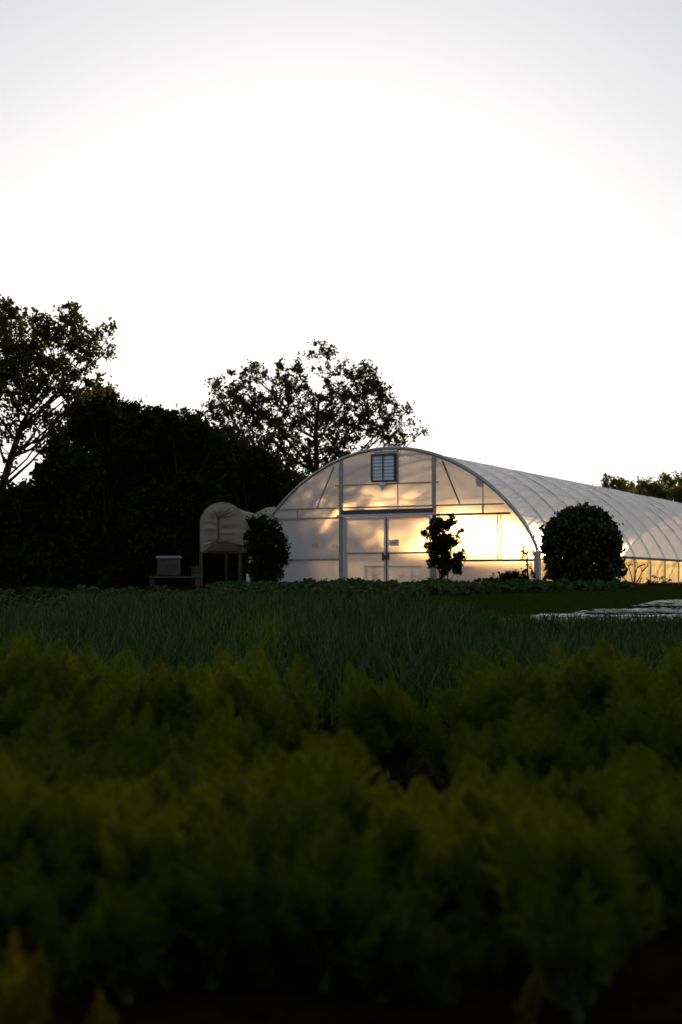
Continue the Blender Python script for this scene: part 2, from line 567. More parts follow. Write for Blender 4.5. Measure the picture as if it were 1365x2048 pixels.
# roof skin, with slight sag between ribs
RIB = 1.95
vs, fs = [], []
ny = int(GL / RIB) * 6
for j in range(ny + 1):
    y = .02 + (GL - .02) * j / ny
    u = (y / RIB) % 1.0
    sag = .028 * math.sin(PI * u) ** 2
    for i, (x, z) in enumerate(AP):
        c = math.cos(-PI / 2 + PI * i / 44)
        wob = .012 * math.sin(y * .9 + i * .5) * c
        k = 1 - (sag * (.4 + .6 * c) + wob) / A
        vs.append((x * (1 + .008) * k, y, EH + (z - EH) * 1.008 * k))
w = len(AP)
fl, fr_ = [], []
for j in range(ny):
    for i in range(w - 1):
        a = j * w + i
        (fl if i < w // 2 else fr_).append((a, a + w, a + w + 1, a + 1))
for ff, mm in ((fl, 'froof_l'), (fr_, 'froof')):
    ro = MB().add(vs, ff).build('roof', M[mm], gh, smooth=True)
    import bmesh
    bm = bmesh.new(); bm.from_mesh(ro.data)
    bmesh.ops.delete(bm, geom=[v for v in bm.verts if not v.link_faces], context='VERTS')
    bm.to_mesh(ro.data); bm.free()
# side curtains below the eave
for s in (-1, 1):
    vs, fs = [], []
    for j in range(ny + 1):
        y = .02 + (GL - .02) * j / ny
        u = (y / RIB) % 1.0
        for k in range(5):
            z = .1 + (EH - .1) * k / 4
            vs.append((s * (A + .03 - .02 * math.sin(PI * u) * math.sin(PI * k / 4) + .006 * math.sin(k * 2.2 + y)), y, z))
    for j in range(ny):
        for k in range(4):
            a = j * 5 + k
            q = (a, a + 5, a + 6, a + 1)
            fs.append(q if s < 0 else q[::-1])
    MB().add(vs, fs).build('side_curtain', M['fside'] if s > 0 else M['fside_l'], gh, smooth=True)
    MB().box(s * (A + .075) - .04, s * (A + .075) + .04, 0.05, GL, EH - .05, EH + .03).build('eave_rail', M['dark'], gh)
    MB().box(s * (A + .05) - .03, s * (A + .05) + .03, 0.05, GL, -.05, .1).build('base_board', M['wood'], gh)
# ribs
nr = int(GL / RIB)
for k in range(1, nr + 1):
    mb = MB()
    y = k * RIB
    pts = [(-A, y, 0)] + [(x, y, z) for x, z in AP[::2]] + [(A, y, 0)]
    mb.tube(pts, .038, 6)
    mb.build('rib', M['steel'], gh, smooth=True)
# purlins
for t in (-2.9, 0, 2.9):
    MB().tube([(t, .1, hat(t) - .08), (t, GL, hat(t) - .08)], .022, 5).build('purlin', M['steel'], gh)
# cross ties on every other rib
for k in range(2, nr, 3):
    y = k * RIB + .05
    MB().tube([(-3.0, y, 2.75), (3.0, y, 2.75)], .02, 5).tube([(-1.4, y, 2.75), (0, y, 3.9)], .014, 4).tube([(1.4, y, 2.75), (0, y, 3.9)], .014, 4).build('cross_tie', M['steel'], gh)
# end walls
def endwall(y, flip=False, zlow=0.0, name='end_wall'):
    # split in cells left/over-door/right
    vs, fs = [], []
    cols = np.concatenate([np.linspace(-A, A, 60)])
    for t in cols:
        h = hat(t)
        for k in range(9):
            vs.append((t, y, zlow + (h - zlow) * k / 8))
    for i in range(len(cols) - 1):
        for k in range(8):
            a = i * 9 + k
            q = (a, a + 9, a + 10, a + 1)
            fs.append(q if not flip else q[::-1])
    return vs, fs
# front: sheeting pieces around the door opening
def panel(t0, t1, z0, z1f, y=0.0, n=12, m_=8):
    vs, fs = [], []
    for i in range(n + 1):
        t = t0 + (t1 - t0) * i / n
        z1 = z1f(t)
        for k in range(m_ + 1):
            vs.append((t, y, z0 + (z1 - z0) * k / m_))
    for i in range(n):
        for k in range(m_):
            a = i * (m_ + 1) + k
            fs.append((a, a + m_ + 1, a + m_ + 2, a + 1))
    return vs, fs
DH = 2.07
ew = MB()
ew.add(*panel(-A, -1.31, 0, hat, n=24)); ew.add(*panel(1.38, A, 0, hat, n=24)); ew.add(*panel(-1.31, 1.38, DH - .13, hat, n=16))
ew.build('end_wall', M['fwall'], gh)
vs, fs = endwall(GL, True)
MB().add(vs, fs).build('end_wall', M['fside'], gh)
# arch frame on the front
mb = MB()
mb.tube([(x, -.03, z) for x, z in arch_pts(44, .02)], .042, 8)
mb.build('front_arch', M['steel'], gh, smooth=True)
mb = MB()
mb.tube([(x, .02, z) for x, z in arch_pts(44, .07)], .016, 6)
mb.build('roof_edge_strip', M['steel_w'], gh, smooth=True)
# posts
MB().box(A - .07, A + .09, -.1, .05, -.1, EH + .02, .012).build('corner_post', M['steel_w'], gh)
MB().box(-A - .09, -A + .07, -.1, .05, -.1, EH + .02, .012).build('corner_post', M['steel_w'], gh)
for t, wd in ((-1.53, .055), (1.47, .055)):
    MB().box(t - wd, t + wd, -.075, -.004, -.1, hat(t) - .02, .008).build('end_post', M['steel'], gh)
MB().box(-1.44, -1.36, -.11, -.03, -.05, DH - .03, .008).build('door_jamb', M['steel_w'], gh)
def hrail(t0, t1, z, r=.028, name='rail', y=-.045, m_='steel'):
    return MB().box(t0, t1, y - r, y + r, z - r, z + r, r * .3).build(name, M[m_], gh)
hrail(-1.72, 1.62, 3.0, .022)
hrail(-3.72, 3.62, 2.33, .020)
hrail(-A * .86, -1.59, 2.04, .026)
hrail(1.53, A * .83, 2.06, .03, m_='dark')
hrail(-A + .1, -1.59, .81, .03)
hrail(1.53, A - .08, .74, .03, m_='dark')
# door header track
MB().box(-1.62, 1.56, -.17, -.08, DH - .02, DH + .05, .01).build('door_track', M['steel_w'], gh)
MB().box(-1.52, 1.47, -.078, -.02, DH + .052, DH + .19, .008).build('door_header', M['dark'], gh)
# small uprights, diagonals
def bar(p, q, r=.018, name='brace', m_='steel'):
    return MB().tube([(p[0], -.04, p[1]), (q[0], -.04, q[1])], r, 6).build(name, M[m_], gh)
bar((-1.76, 3.58), (-2.33, 2.36), .02); bar((1.74, 3.6), (2.27, 2.36), .022, m_='dark')
bar((-3.0, 2.33), (-3.0, 2.06), .018); bar((2.98, 2.33), (2.98, hat(2.98) - .03), .014)
bar((2.98, 2.33), (2.98, 2.06), .03)
bar((3.42, 2.06), (3.42, .74), .016); bar((3.5, 2.06), (3.5, .74), .012)
MB().box(.30, .35, -.075, -.02, 3.02, hat(.33) - .02, .006).build('vent_post', M['steel'], gh)
MB().box(.31, .33, -.03, -.004, DH + .2, 2.98).build('sheet_joint', M['steel'], gh)
# doors
def door(t0, t1):
    fr = empty('door', (0, 0, 0)); fr.parent = gh
    y = -.13
    mb = MB()
    v_, f_ = panel(t0, t1, .06, lambda t: DH - .05, y=y, n=6, m_=8)
    mb.add(v_, f_).build('door_sheet', M['fwall'], fr)
    mb = MB()
    mb.box(t0, t0 + .05, y - .03, y - .004, .03, DH - .03, .006).box(t1 - .05, t1, y - .03, y - .004, .03, DH - .03, .006)
    mb.box(t0 + .052, t1 - .052, y - .028, y - .006, .03, .08).box(t0 + .052, t1 - .052, y - .028, y - .006, DH - .085, DH - .035)
    mb.build('door_frame', M['steel_w'], fr)
    MB().box(t0 + .052, t1 - .052, y - .03, y - .005, .95, 1.0, .006).build('door_rail', M['steel'], fr)
    return fr
dl = door(-1.33, -.02); dr = door(.03, 1.42)
MB().box(-.018, .028, -.132, -.112, .03, DH - .03).build('door_stile', M['dark'], gh)
# latch hardware
lt = MB().box(-.11, -.06, -.2, -.163, .76, 1.0, .006).box(.07, .12, -.2, -.163, .78, 1.01, .006).box(-.11, .12, -.215, -.2, .86, .90).box(-.015, .03, -.235, -.215, .79, .89, .008)
lt.build('door_latch', M['dark'], gh)
# round printed marks on the sheeting
for t, z in ((-2.42, 1.22), (-1.74, 1.20)):
    mb = MB()
    for a0, a1 in ((20, 130), (150, 250), (270, 370)):
        mb.tube([(t - .05 + .04 * math.cos(math.radians(a)), -.006, z + .04 * math.sin(math.radians(a))) for a in range(a0, a1, 15)], .0055, 4)
    mb.tube([(t + .05 + .032 * math.cos(math.radians(a)), -.006, z + .045 * math.sin(math.radians(a))) for a in range(-110, 180, 20)], .006, 4)
    mb.tube([(t + .03, -.006, z), (t + .08, -.006, z)], .005, 4)
    mb.build('printed_mark', M['ink'], gh)
# louvred vent shutter
vt = empty('vent_shutter', (0, 0, 0)); vt.parent = gh
x0, x1, z0, z1, yy = -.50, .29, 3.06, 3.88, -.14
mb = MB()
mb.box(x0, x0 + .05, yy, -.004, z0, z1, .006).box(x1 - .05, x1, yy, -.004, z0, z1, .006)
mb.box(x0 + .051, x1 - .051, yy, -.004, z0, z0 + .05, .006).box(x0 + .051, x1 - .051, yy, -.004, z1 - .05, z1, .006)
xm = (x0 + x1) / 2
mb.box(xm - .016, xm + .016, yy - .005, yy + .02, z0 + .051, z1 - .051)
mb.build('vent_frame', M['dark'], vt)
mb = MB()
nsl = 7
for k in range(nsl):
    a = z0 + .055 + (z1 - z0 - .11) * k / nsl
    b_ = z0 + .055 + (z1 - z0 - .11) * (k + 1) / nsl
    vs = [(x0 + .052, yy + .02, a), (x1 - .052, yy + .02, a), (x1 - .052, yy + .062, b_ + .01), (x0 + .052, yy + .062, b_ + .01),
          (x0 + .052, yy + .03, a), (x1 - .052, yy + .03, a), (x1 - .052, yy + .072, b_ + .01), (x0 + .052, yy + .072, b_ + .01)]
    mb.add(vs, [(0, 1, 2, 3), (7, 6, 5, 4), (0, 4, 5, 1), (3, 2, 6, 7), (0, 3, 7, 4), (1, 5, 6, 2)])
mb.build('louvre_blades', M['louvre'], vt)
mb = MB()
mb.box(-.24, -.02, -.16, -.03, 2.92, 3.02, .02).box(-.17, -.08, -.17, -.05, 2.86, 2.93, .02)
mb.tube([(-.13, -.1, 2.88), (-.13, -.1, 2.81)], .03, 8)
mb.build('vent_motor', M['louvre'], vt)
mb = MB(); mb.box(-.42, .3, -.05, -.02, 3.9, 3.96); mb.build('vent_hood', M['steel'], gh)
# lamp / fan at the arch, upper right, inside
mb = MB()
mb.tube([(2.72, .16, 3.04), (2.8, .16, 2.92), (2.86, .16, 2.86)], [.05, .09, .04], 10).tube([(2.72, .16, 3.04), (2.72, .16, 3.12)], .02, 6)
mb.build('work_lamp', M['dark'], gh, smooth=True)
# interior floor
tag(MB().box(-A + .1, A - .1, .1, GL - .1, -.04, .012).build('gravel_floor', M['inside'], gh))
# door sign
sgn = empty('door_sign', gh.matrix_basis @ Vector((.27, -.17, 1.27)), -TH)
tag(sgn, 'small white notice in a green edge fixed to the right door leaf', 'sign')
MB().box(-.155, .155, -.012, .0, -.085, .085, .004).build('sign_edge', M['signedge'], sgn)
MB().box(-.135, .135, -.016, -.0125, -.066, .066).build('sign_face', M['white'], sgn)
mb = MB()
xx = -.085
for wd in (.012, .016, .01, .018, .012, .02, .013, .012, .016):     # unreadable line of print
    mb.box(xx, xx + wd * .8, -.0185, -.0165, .002 + random.uniform(-.002, .002), .02 + random.uniform(-.004, .004)); xx += wd + .006
xx = -.03
for wd in (.014, .012, .016):
    mb.box(xx, xx + wd * .8, -.0185, -.0165, -.028, -.014); xx += wd + .005
mb.build('sign_print', M['ink'], sgn)

# interior benches and plants -------------------------------------------------------
GM = gh.matrix_basis
def GW(t, l, h=0): return GM @ Vector((t, l, h))
def bench(t, l, ln, lab):
    r = empty('plant_bench', GW(t, l), -TH)
    tag(r, lab, 'bench', 'potting benches inside the greenhouse')
    MB().box(-ln / 2, ln / 2, -.35, .35, .58, .63, .006).build('bench_top', M['bench'], r)
    for sx in (-1, 1):
        for sy in (-1, 1):
            MB().box(sx * (ln / 2 - .08) - .025, sx * (ln / 2 - .08) + .025, sy * .3 - .025, sy * .3 + .025, 0.012, .579).build('leg', M['bench'], r)
    for sx in (-1, 0):
        a = -ln / 2 + .1 + (sx + 1) * (ln / 2 - .02)
        MB().tube([(a, -.33, .05), (a + ln / 2 - .2, -.33, .55)], .014, 5).tube([(a, -.335, .55), (a + ln / 2 - .2, -.335, .05)], .014, 5).build('cross_brace', M['bench'], r)
bench(-.7, 2.0, 1.7, 'low bench with crossed braces behind the left door leaf')
bench(1.0, 2.6, 1.3, 'short bench seen dimly behind the right door leaf')

# ------------------------------------------------------------------ trees
def P(lst, Y): return [W(px, py, Y) for px, py in lst]
# the sun tree behind the greenhouse
YT = 75
base = (X(632, YT), YT, gz(YT))
c_l = [(470, 790, 52), (510, 752, 30), (506, 730, 16, .8), (440, 800, 36, .8), (420, 775, 16, .6), (425, 830, 22, .7), (580, 765, 42), (566, 735, 18, .7), (600, 730, 26, .7),
       (640, 712, 26, .5), (636, 694, 14, .6), (662, 735, 34, .6), (665, 705, 12, .5), (700, 790, 58), (745, 765, 38), (750, 737, 14, .8), (765, 785, 26, .7), (740, 820, 55), (790, 830, 34, .7), (805, 845, 24, .6), (822, 868, 16, .5),
       (845, 862, 12, .3), (820, 815, 10, .3), (600, 830, 62), (530, 830, 52), (655, 850, 55, .9), (560, 890, 52), (620, 920, 50), (700, 870, 42, .8), (450, 850, 40, .9),
       (480, 880, 55), (770, 868, 34, .8), (650, 780, 36, .7), (560, 940, 42), (520, 900, 40), (680, 905, 40), (606, 788, 22, .8), (728, 738, 14, .5), (690, 742, 20, .6), (800, 880, 24, .7), (545, 790, 26), (497, 820, 34), (560, 980, 45), (610, 985, 45), (660, 975, 45), (710, 960, 45), (760, 940, 42), (800, 930, 36), (740, 1000, 38), (680, 1015, 32), (620, 1025, 35), (790, 980, 32), (835, 960, 22)]
hl = ray(631, 765)
tree('sun_tree', 'tall open crowned tree with the low sun behind its top, above the greenhouse', 'tree', base,
     [Vector(base)] + P([(632, 1090), (630, 1000), (634, 930), (632, 860), (638, 800)], YT),
     lumps_px(c_l, YT, 1.4), .155, M['leaf_tree'], per=36, cl_r=.34, cdens=1.6, trunk_r=.24, holes=[(W(631, 765, YT), 17 / FPX * YT, hl)], aspect=.62)
# left tree
YL = 44
base = (X(12, YL), YL, gz(YL))
l_l = [(20, 645, 36), (-5, 625, 34), (5, 608, 14, .6), (62, 638, 18), (80, 642, 20), (95, 665, 34), (55, 690, 44), (130, 665, 38), (146, 628, 22, .8), (150, 612, 9, .8), (150, 680, 36), (180, 690, 28, .9), (205, 668, 15, .9), (224, 660, 9, .8),
       (190, 712, 22, .5), (218, 700, 13, .6), (165, 735, 28, .5), (120, 735, 42, .9), (60, 735, 55), (15, 720, 50), (-20, 690, 60), (100, 775, 40, .6), (195, 760, 16, .8), (208, 775, 10, .7), (175, 765, 22, .5),
       (150, 790, 30, .6), (20, 780, 50, .9), (-30, 780, 60), (60, 810, 40, .5), (95, 830, 34, .5), (30, 850, 36, .4), (-20, 860, 50, .6), (70, 870, 26, .5), (110, 870, 34, .6), (20, 905, 34, .4)]
tree('leaning_tree', 'tall broadleaf tree with leaning limbs at the left edge, its top ragged', 'tree', base,
     [Vector(base)] + P([(8, 1060), (4, 975), (22, 915), (44, 850), (80, 775), (120, 720)], YL),
     lumps_px(l_l, YL, 1.0), .115, M['leaf_oak'], per=26, cl_r=.21, cdens=1.9, trunk_r=.16, aspect=.7)
# dark mass of bushes along the left
bushes = [
 ('wide dark bush under the leaning tree at the left edge', 60, 42, [(10, 1010, 50, .9), (80, 985, 50, .8), (0, 1070, 75), (90, 1050, 80), (60, 1120, 70), (-60, 1090, 90), (140, 940, 45), (115, 905, 26, .7)]),
 ('tallest dark bush, its bumpy top beside the leaning tree', 210, 54, [(175, 815, 30), (200, 812, 36), (160, 850, 46), (215, 850, 60), (262, 822, 22, .8), (275, 845, 34), (190, 930, 95), (260, 950, 90), (200, 1040, 100), (250, 1100, 80), (140, 1100, 60), (180, 790, 14, .6)]),
 ('rounded dark bush sloping down in the middle of the bush row', 350, 52, [(320, 850, 36), (345, 850, 26), (380, 868, 38), (410, 878, 34), (340, 920, 70), (400, 940, 70), (330, 1030, 85), (400, 1030, 80), (340, 1110, 70), (300, 880, 46), (432, 880, 14, .7)]),
 ('dark bush with a falling outline beside the greenhouse arch', 500, 56, [(440, 905, 44), (480, 925, 46), (515, 945, 44), (545, 965, 38), (565, 985, 34), (470, 990, 80), (530, 1030, 70), (480, 1080, 80), (560, 1080, 60), (590, 1000, 30)]),
]
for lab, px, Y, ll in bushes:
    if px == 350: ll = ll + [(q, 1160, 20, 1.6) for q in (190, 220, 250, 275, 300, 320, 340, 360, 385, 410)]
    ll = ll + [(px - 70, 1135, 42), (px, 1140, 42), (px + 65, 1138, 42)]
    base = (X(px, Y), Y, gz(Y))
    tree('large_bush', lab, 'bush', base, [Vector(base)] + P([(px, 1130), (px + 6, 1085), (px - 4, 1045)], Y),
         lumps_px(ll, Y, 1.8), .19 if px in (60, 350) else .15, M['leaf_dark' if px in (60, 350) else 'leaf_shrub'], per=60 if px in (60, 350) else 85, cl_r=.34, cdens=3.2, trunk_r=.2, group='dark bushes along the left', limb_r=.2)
# backing growth behind them, closes the light gaps
for k, (px, Y, top, rr) in enumerate([(-60, 62, 930, 100), (90, 64, 960, 110), (240, 66, 900, 90), (400, 66, 940, 90), (540, 67, 1000, 80)]):
    base = (X(px, Y), Y, gz(Y))
    lab = ['low scrub behind the leaning tree trunk', 'scrub filling the gap behind the leftmost bush', 'scrub standing behind the tallest dark bush',
           'scrub behind the beehive, speckled with light', 'scrub behind the fabric tunnel and greenhouse arch'][k]
    ll = [(px + dx, top + rr + dy, rr * .8) for dx, dy in ((-70, 0), (0, -10), (70, 5), (-60, 90), (20, 80), (80, 100))]
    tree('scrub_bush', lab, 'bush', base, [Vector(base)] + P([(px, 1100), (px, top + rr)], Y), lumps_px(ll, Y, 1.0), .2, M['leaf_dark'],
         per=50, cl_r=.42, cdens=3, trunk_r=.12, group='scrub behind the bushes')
for k, (px, Y, top, rr) in enumerate([(590, 84, 1040, 60), (660, 84, 1080, 44), (730, 86, 1078, 44), (800, 86, 1088, 40), (860, 86, 1100, 40), (930, 92, 1118, 40), (1010, 92, 1128, 36), (1090, 94, 1122, 38), ]):
    base = (X(px, Y), Y, gz(Y))
    lab = ['low tree under the sun tree, just left of the greenhouse door line', 'blurred low tree seen through the left door leaf', 'taller low tree behind the middle of the doors', 'low tree seen through the right door leaf',
           'low tree behind the right door post', 'low hedge bush behind the bright right panel', 'lowest hedge bush behind the low dark front bush', 'hedge bush behind the right corner post', 'hedge bush far behind the round weeping tree', 'hedge bush far behind the bare shrub'][k]
    if k < 5:
        ll = [(px + dx, 1078 + dy, 20) for dx, dy in ((-36, 4), (-12, -2), (12, 3), (36, 0), (-25, 18), (0, 20), (25, 18))]
    else:
        ll = [(px + dx, top + rr * .7 + dy, rr * .7) for dx, dy in ((-40, 4), (0, -6), (38, 5), (-20, 45), (25, 50), (0, 80))]
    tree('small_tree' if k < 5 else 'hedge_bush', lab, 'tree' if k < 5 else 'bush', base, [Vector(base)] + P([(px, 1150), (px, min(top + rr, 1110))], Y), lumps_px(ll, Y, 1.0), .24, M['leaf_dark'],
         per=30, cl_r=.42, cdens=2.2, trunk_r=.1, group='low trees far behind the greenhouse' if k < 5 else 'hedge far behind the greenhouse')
# far trees on the right
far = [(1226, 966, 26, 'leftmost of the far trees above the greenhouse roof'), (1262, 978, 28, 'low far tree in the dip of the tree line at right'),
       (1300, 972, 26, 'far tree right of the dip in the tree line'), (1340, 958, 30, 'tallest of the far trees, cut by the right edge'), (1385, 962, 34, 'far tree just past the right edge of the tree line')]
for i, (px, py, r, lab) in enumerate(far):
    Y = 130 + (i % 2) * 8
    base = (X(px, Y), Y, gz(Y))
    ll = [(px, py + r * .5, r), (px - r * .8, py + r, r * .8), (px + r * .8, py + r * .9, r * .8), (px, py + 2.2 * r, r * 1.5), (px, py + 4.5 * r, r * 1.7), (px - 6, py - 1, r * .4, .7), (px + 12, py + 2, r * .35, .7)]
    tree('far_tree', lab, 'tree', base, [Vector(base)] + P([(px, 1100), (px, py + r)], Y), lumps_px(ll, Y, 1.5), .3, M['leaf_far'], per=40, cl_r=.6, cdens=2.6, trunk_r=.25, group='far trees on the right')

# unseen hedge added behind the camera, keeps low eastern sky off the near bed
for k in range(5):
    hx = -12 + 6 * k
    base = (hx, -3.6, 0)
    ll = [(Vector((hx + dx, -3.6 + random.uniform(-.4, .4), z)), 1.5, 1) for dx in (-2.2, 0, 2.2) for z in (1.0, 2.8, 4.6)]
    tree('added_shade_bush', 'tall dense unseen bush added behind the camera to shade the near bed', 'bush', base, [Vector(base), Vector((hx, -3.6, 2)), Vector((hx, -3.6, 4))], ll, .3, M['leaf_dark'],
         per=30, cl_r=.5, cdens=2.2, trunk_r=.12, group='unseen shade bushes added behind the camera')
# shrubs in front of the greenhouse
def shrub(name, lab, px, Y, ll, leaf, lm, stems, per=22, cl=.1, cd=1.5, **kw):
    base = (X(px, Y), Y, gz(Y))
    return tree(name, lab, 'shrub', base, [Vector(base)] + P(stems, Y), lumps_px(ll, Y, .25), leaf, lm, per=per, cl_r=cl, cdens=cd, trunk_r=.035, **kw)
shrub('oval_shrub', 'dense oval evergreen shrub before the left end of the greenhouse arch', 532, 40,
      [(515, 1048, 18), (508, 1075, 20), (535, 1060, 26), (550, 1090, 24), (515, 1105, 26), (545, 1120, 28), (530, 1090, 30), (515, 1140, 24), (548, 1146, 22), (528, 1150, 26), (565, 1105, 14), (556, 1072, 12), (503, 1040, 9), (522, 1034, 8)],
      .075, M['leaf_shrub'], [(532, 1120), (530, 1060)], per=50, cl=.12, cd=2.2)
shrub('upright_shrub', 'small upright shrub on thin stems before the right door post', 886, 40,
      [(885, 1050, 17), (905, 1042, 10), (868, 1062, 16), (854, 1066, 9), (880, 1080, 22), (862, 1095, 12), (895, 1080, 16), (905, 1085, 12), (917, 1068, 6, .7), (922, 1060, 5, .6), (912, 1120, 18), (890, 1120, 20), (872, 1115, 14), (888, 1137, 14), (915, 1140, 12), (866, 1125, 10), (925, 1105, 7), (878, 1042, 8), (905, 1032, 5), (868, 1042, 5, .7), (885, 1100, 20)],
      .055, M['leaf_shrub'], [(884, 1150), (886, 1120), (884, 1070), (890, 1045)], per=42, cl=.085, cd=2.4)
mb = MB()
us = [o for o in COL.objects if o.name == 'upright_shrub'][0]
for dx, tx in ((-.03, -.12), (.06, .2), (.02, .06)):
    mb.tube([(dx, 0, 0), (dx + tx * .4, .02, .3), (tx, 0, .75)], [.022, .018, .01], 6)
mb.build('stem', M['bark'], us)
# weeping mulberry
mr = []
for k in range(95):
    a = random.uniform(0, 2 * PI); e = random.random()
    ph = math.acos(1 - e * 1.0)
    R = .82
    c = Vector((X(1165, 38), 38, gz(38) + 1.05))
    mr.append((c + Vector((math.cos(a) * math.sin(ph) * R, math.sin(a) * math.sin(ph) * R, math.cos(ph) * .85 + .0)), .22, 1))
for k in range(70):
    a = random.uniform(0, 2 * PI)
    R = random.uniform(.66, .9)
    mr.append((Vector((X(1165, 38) + math.cos(a) * R, 38 + math.sin(a) * R, gz(38) + random.uniform(.1, 1.15))), .2, 1))
for px, py in ((1138, 1030), (1150, 1027), (1122, 1034), (1178, 1032), (1105, 1050), (1210, 1052), (1092, 1066), (1160, 1021), (1128, 1038), (1196, 1036), (1188, 1040), (1233, 1130), (1243, 1150), (1238, 1095)):
    mr.append((W(px, py, 38), .1, .9))
base = (X(1165, 38), 38, gz(38))
tree('weeping_shrub', 'round weeping tree of drooping leaves before the right wall of the greenhouse', 'shrub', base,
     [Vector(base), Vector(base) + Vector((.02, 0, .8)), Vector(base) + Vector((0, 0, 1.7))], mr, .13, M['leaf_mul'], per=20, cl_r=.13, cdens=1.3, trunk_r=.06, droop=.8, aspect=.6)
shrub('low_bush', 'low dark rounded bush under the right corner of the greenhouse front', 1022, 40, [(1005, 1162, 13), (1028, 1158, 15), (1048, 1162, 13), (980, 1167, 9), (1015, 1152, 9)], .07, M['leaf_shrub'], [(1022, 1150)], per=45, cl=.1, cd=2.2)
# climbing plant inside the right corner
shrub('corner_plant', 'leafy plant seen beside the white corner post of the greenhouse', 1056, 40.6, [(1050, 1142, 9, .7), (1060, 1128, 8, .7), (1048, 1110, 8, .6), (1062, 1105, 6, .6), (1045, 1100, 6, .5), (1063, 1148, 8, .8)], .07, M['leaf_shrub'], [(1056, 1140), (1055, 1100)], per=10, cl=.07, cd=1.2)
# bare branched shrub by the side curtain
bs = empty('bare_shrub', (X(1268, 41), 41, gz(41)))
tag(bs, 'bare thin branched shrub against the glowing side curtain', 'shrub')
mb = MB()
def Pl(px, py, Y=41): return W(px, py, Y) - bs.location
for pts in ([(1268, 1172), (1263, 1150), (1258, 1132), (1251, 1124)], [(1268, 1172), (1271, 1150), (1276, 1135), (1275, 1122)], [(1270, 1172), (1280, 1155), (1285, 1143), (1281, 1130)], [(1285, 1143), (1296, 1132), (1297, 1124)],
            [(1262, 1170), (1250, 1158), (1243, 1146)], [(1276, 1135), (1290, 1128)], [(1278, 1172), (1284, 1155)], [(1258, 1132), (1264, 1127)]):
    mb.tube([Pl(*p) for p in pts], [.02, .014, .011, .007][:len(pts)], 5)
mb.build('branches', M['bark'], bs)
P_ = np.array([np.array(Pl(px + random.uniform(-3, 3), py + random.uniform(-3, 3))) for px, py in [(1251, 1124), (1275, 1123), (1281, 1130), (1297, 1125), (1243, 1146), (1290, 1128), (1264, 1127)] for _ in range(3)])
v_, f_ = leaf_arrays(P_, .05)
link('leaves', np_mesh('leaves', v_, f_, M['leaf_shrub']), bs)
for k, (px, w_) in enumerate([(1298, 8), (1312, 9), (1329, 8), (1341, 6)]):
    lab = ['small dark bedding plant nearest the bare shrub, against the side curtain', 'second bedding plant from the bare shrub, the bushiest of the four', 'third bedding plant from the bare shrub below the eave', 'smallest bedding plant, farthest from the bare shrub'][k]
    shrub('bedding_plant', lab, px, 42, [(px, 1167, w_ * .8), (px - w_ * .5, 1170, w_ * .7), (px + w_ * .5, 1168, w_ * .6)], .05, M['leaf_shrub'], [(px, 1165)], per=10, cl=.06, cd=1.3, group='bedding plants at the side curtain')
# pink flower border
n = 5000
fx = rng.uniform(X(1235, 40), X(1400, 40), n); fy = rng.uniform(39.2, 41.0, n)
fz = np.array([gz(y) for y in fy]) + rng.uniform(0, .12, n) * (.6 + .4 * np.sin(fx * 5))
v_, f_ = leaf_arrays(np.stack([fx, fy, fz], 1), .035, aspect=.9)
tag(link('flowers', np_mesh('flowers', v_, f_, M['flower'])), kind='stuff', label='low pink flowers along the foot of the side curtain')
fz2 = np.array([gz(y) for y in fy]) + rng.uniform(0, .09, n)
v_, f_ = leaf_arrays(np.stack([fx + rng.normal(size=n) * .1, fy, fz2], 1), .05)
tag(link('ground_cover', np_mesh('ground_cover', v_, f_, M['leaf_shrub'])), kind='stuff', label='dark leaves under the pink flowers')

# ------------------------------------------------------------------ fabric tunnel, beehive
tn = empty('fabric_tunnel', (X(445, 48), 48, gz(48)))
tag(tn, 'small hooped tunnel in puckered cream fabric on wooden posts, left of the greenhouse', 'tunnel')
def TL(px, py, Y): return W(px, py, Y) - tn.location
hoops = [(445, 1006, 43.5, 1046, 48.0), (492, 1024, 42, 1062, 49.0), (520, 1027, 41, 1064, 50.0), (545, 1014, 40, 1050, 51.2), (580, 1010, 40, 1048, 52.6)]
H = []
for (cx, ty, r, cy, Y) in hoops:
    ring = []
    for i in range(25):
        a = PI * i / 24
        ring.append((cx - r * math.cos(a), cy - (cy - ty) * math.sin(a), Y))
    ring = [(cx - r - 1, 1104, Y), (cx - r - .5, 1080, Y)] + ring + [(cx + r + .5, 1075, Y), (cx + r + 1.5, 1092, Y)]
    H.append(ring)
vs, fs = [], []
for j in range(len(H) - 1):
    for s in range(4):
        for i in range(len(H[0])):
            a, b_ = H[j][i], H[j + 1][i]
            t = s / 4; 
            t2 = (1 - math.cos(PI * t)) / 2 if j else t
            sg = 2.5 * math.sin(PI * t)
            p = [a[k] + (b_[k] - a[k]) * t for k in range(3)]
            p[1] = a[1] + (b_[1] - a[1]) * t2 + sg
            vs.append(TL(*p))
for i in range(len(H[0])): vs.append(TL(*H[-1][i]))
nn_ = len(H[0]); rows = (len(H) - 1) * 4 + 1
for j in range(rows - 1):
    for i in range(nn_ - 1):
        a = j * nn_ + i
        fs.append((a, a + 1, a + nn_ + 1, a + nn_))
MB().add(vs, fs).build('fabric_cover', M['fabric'], tn, smooth=True)
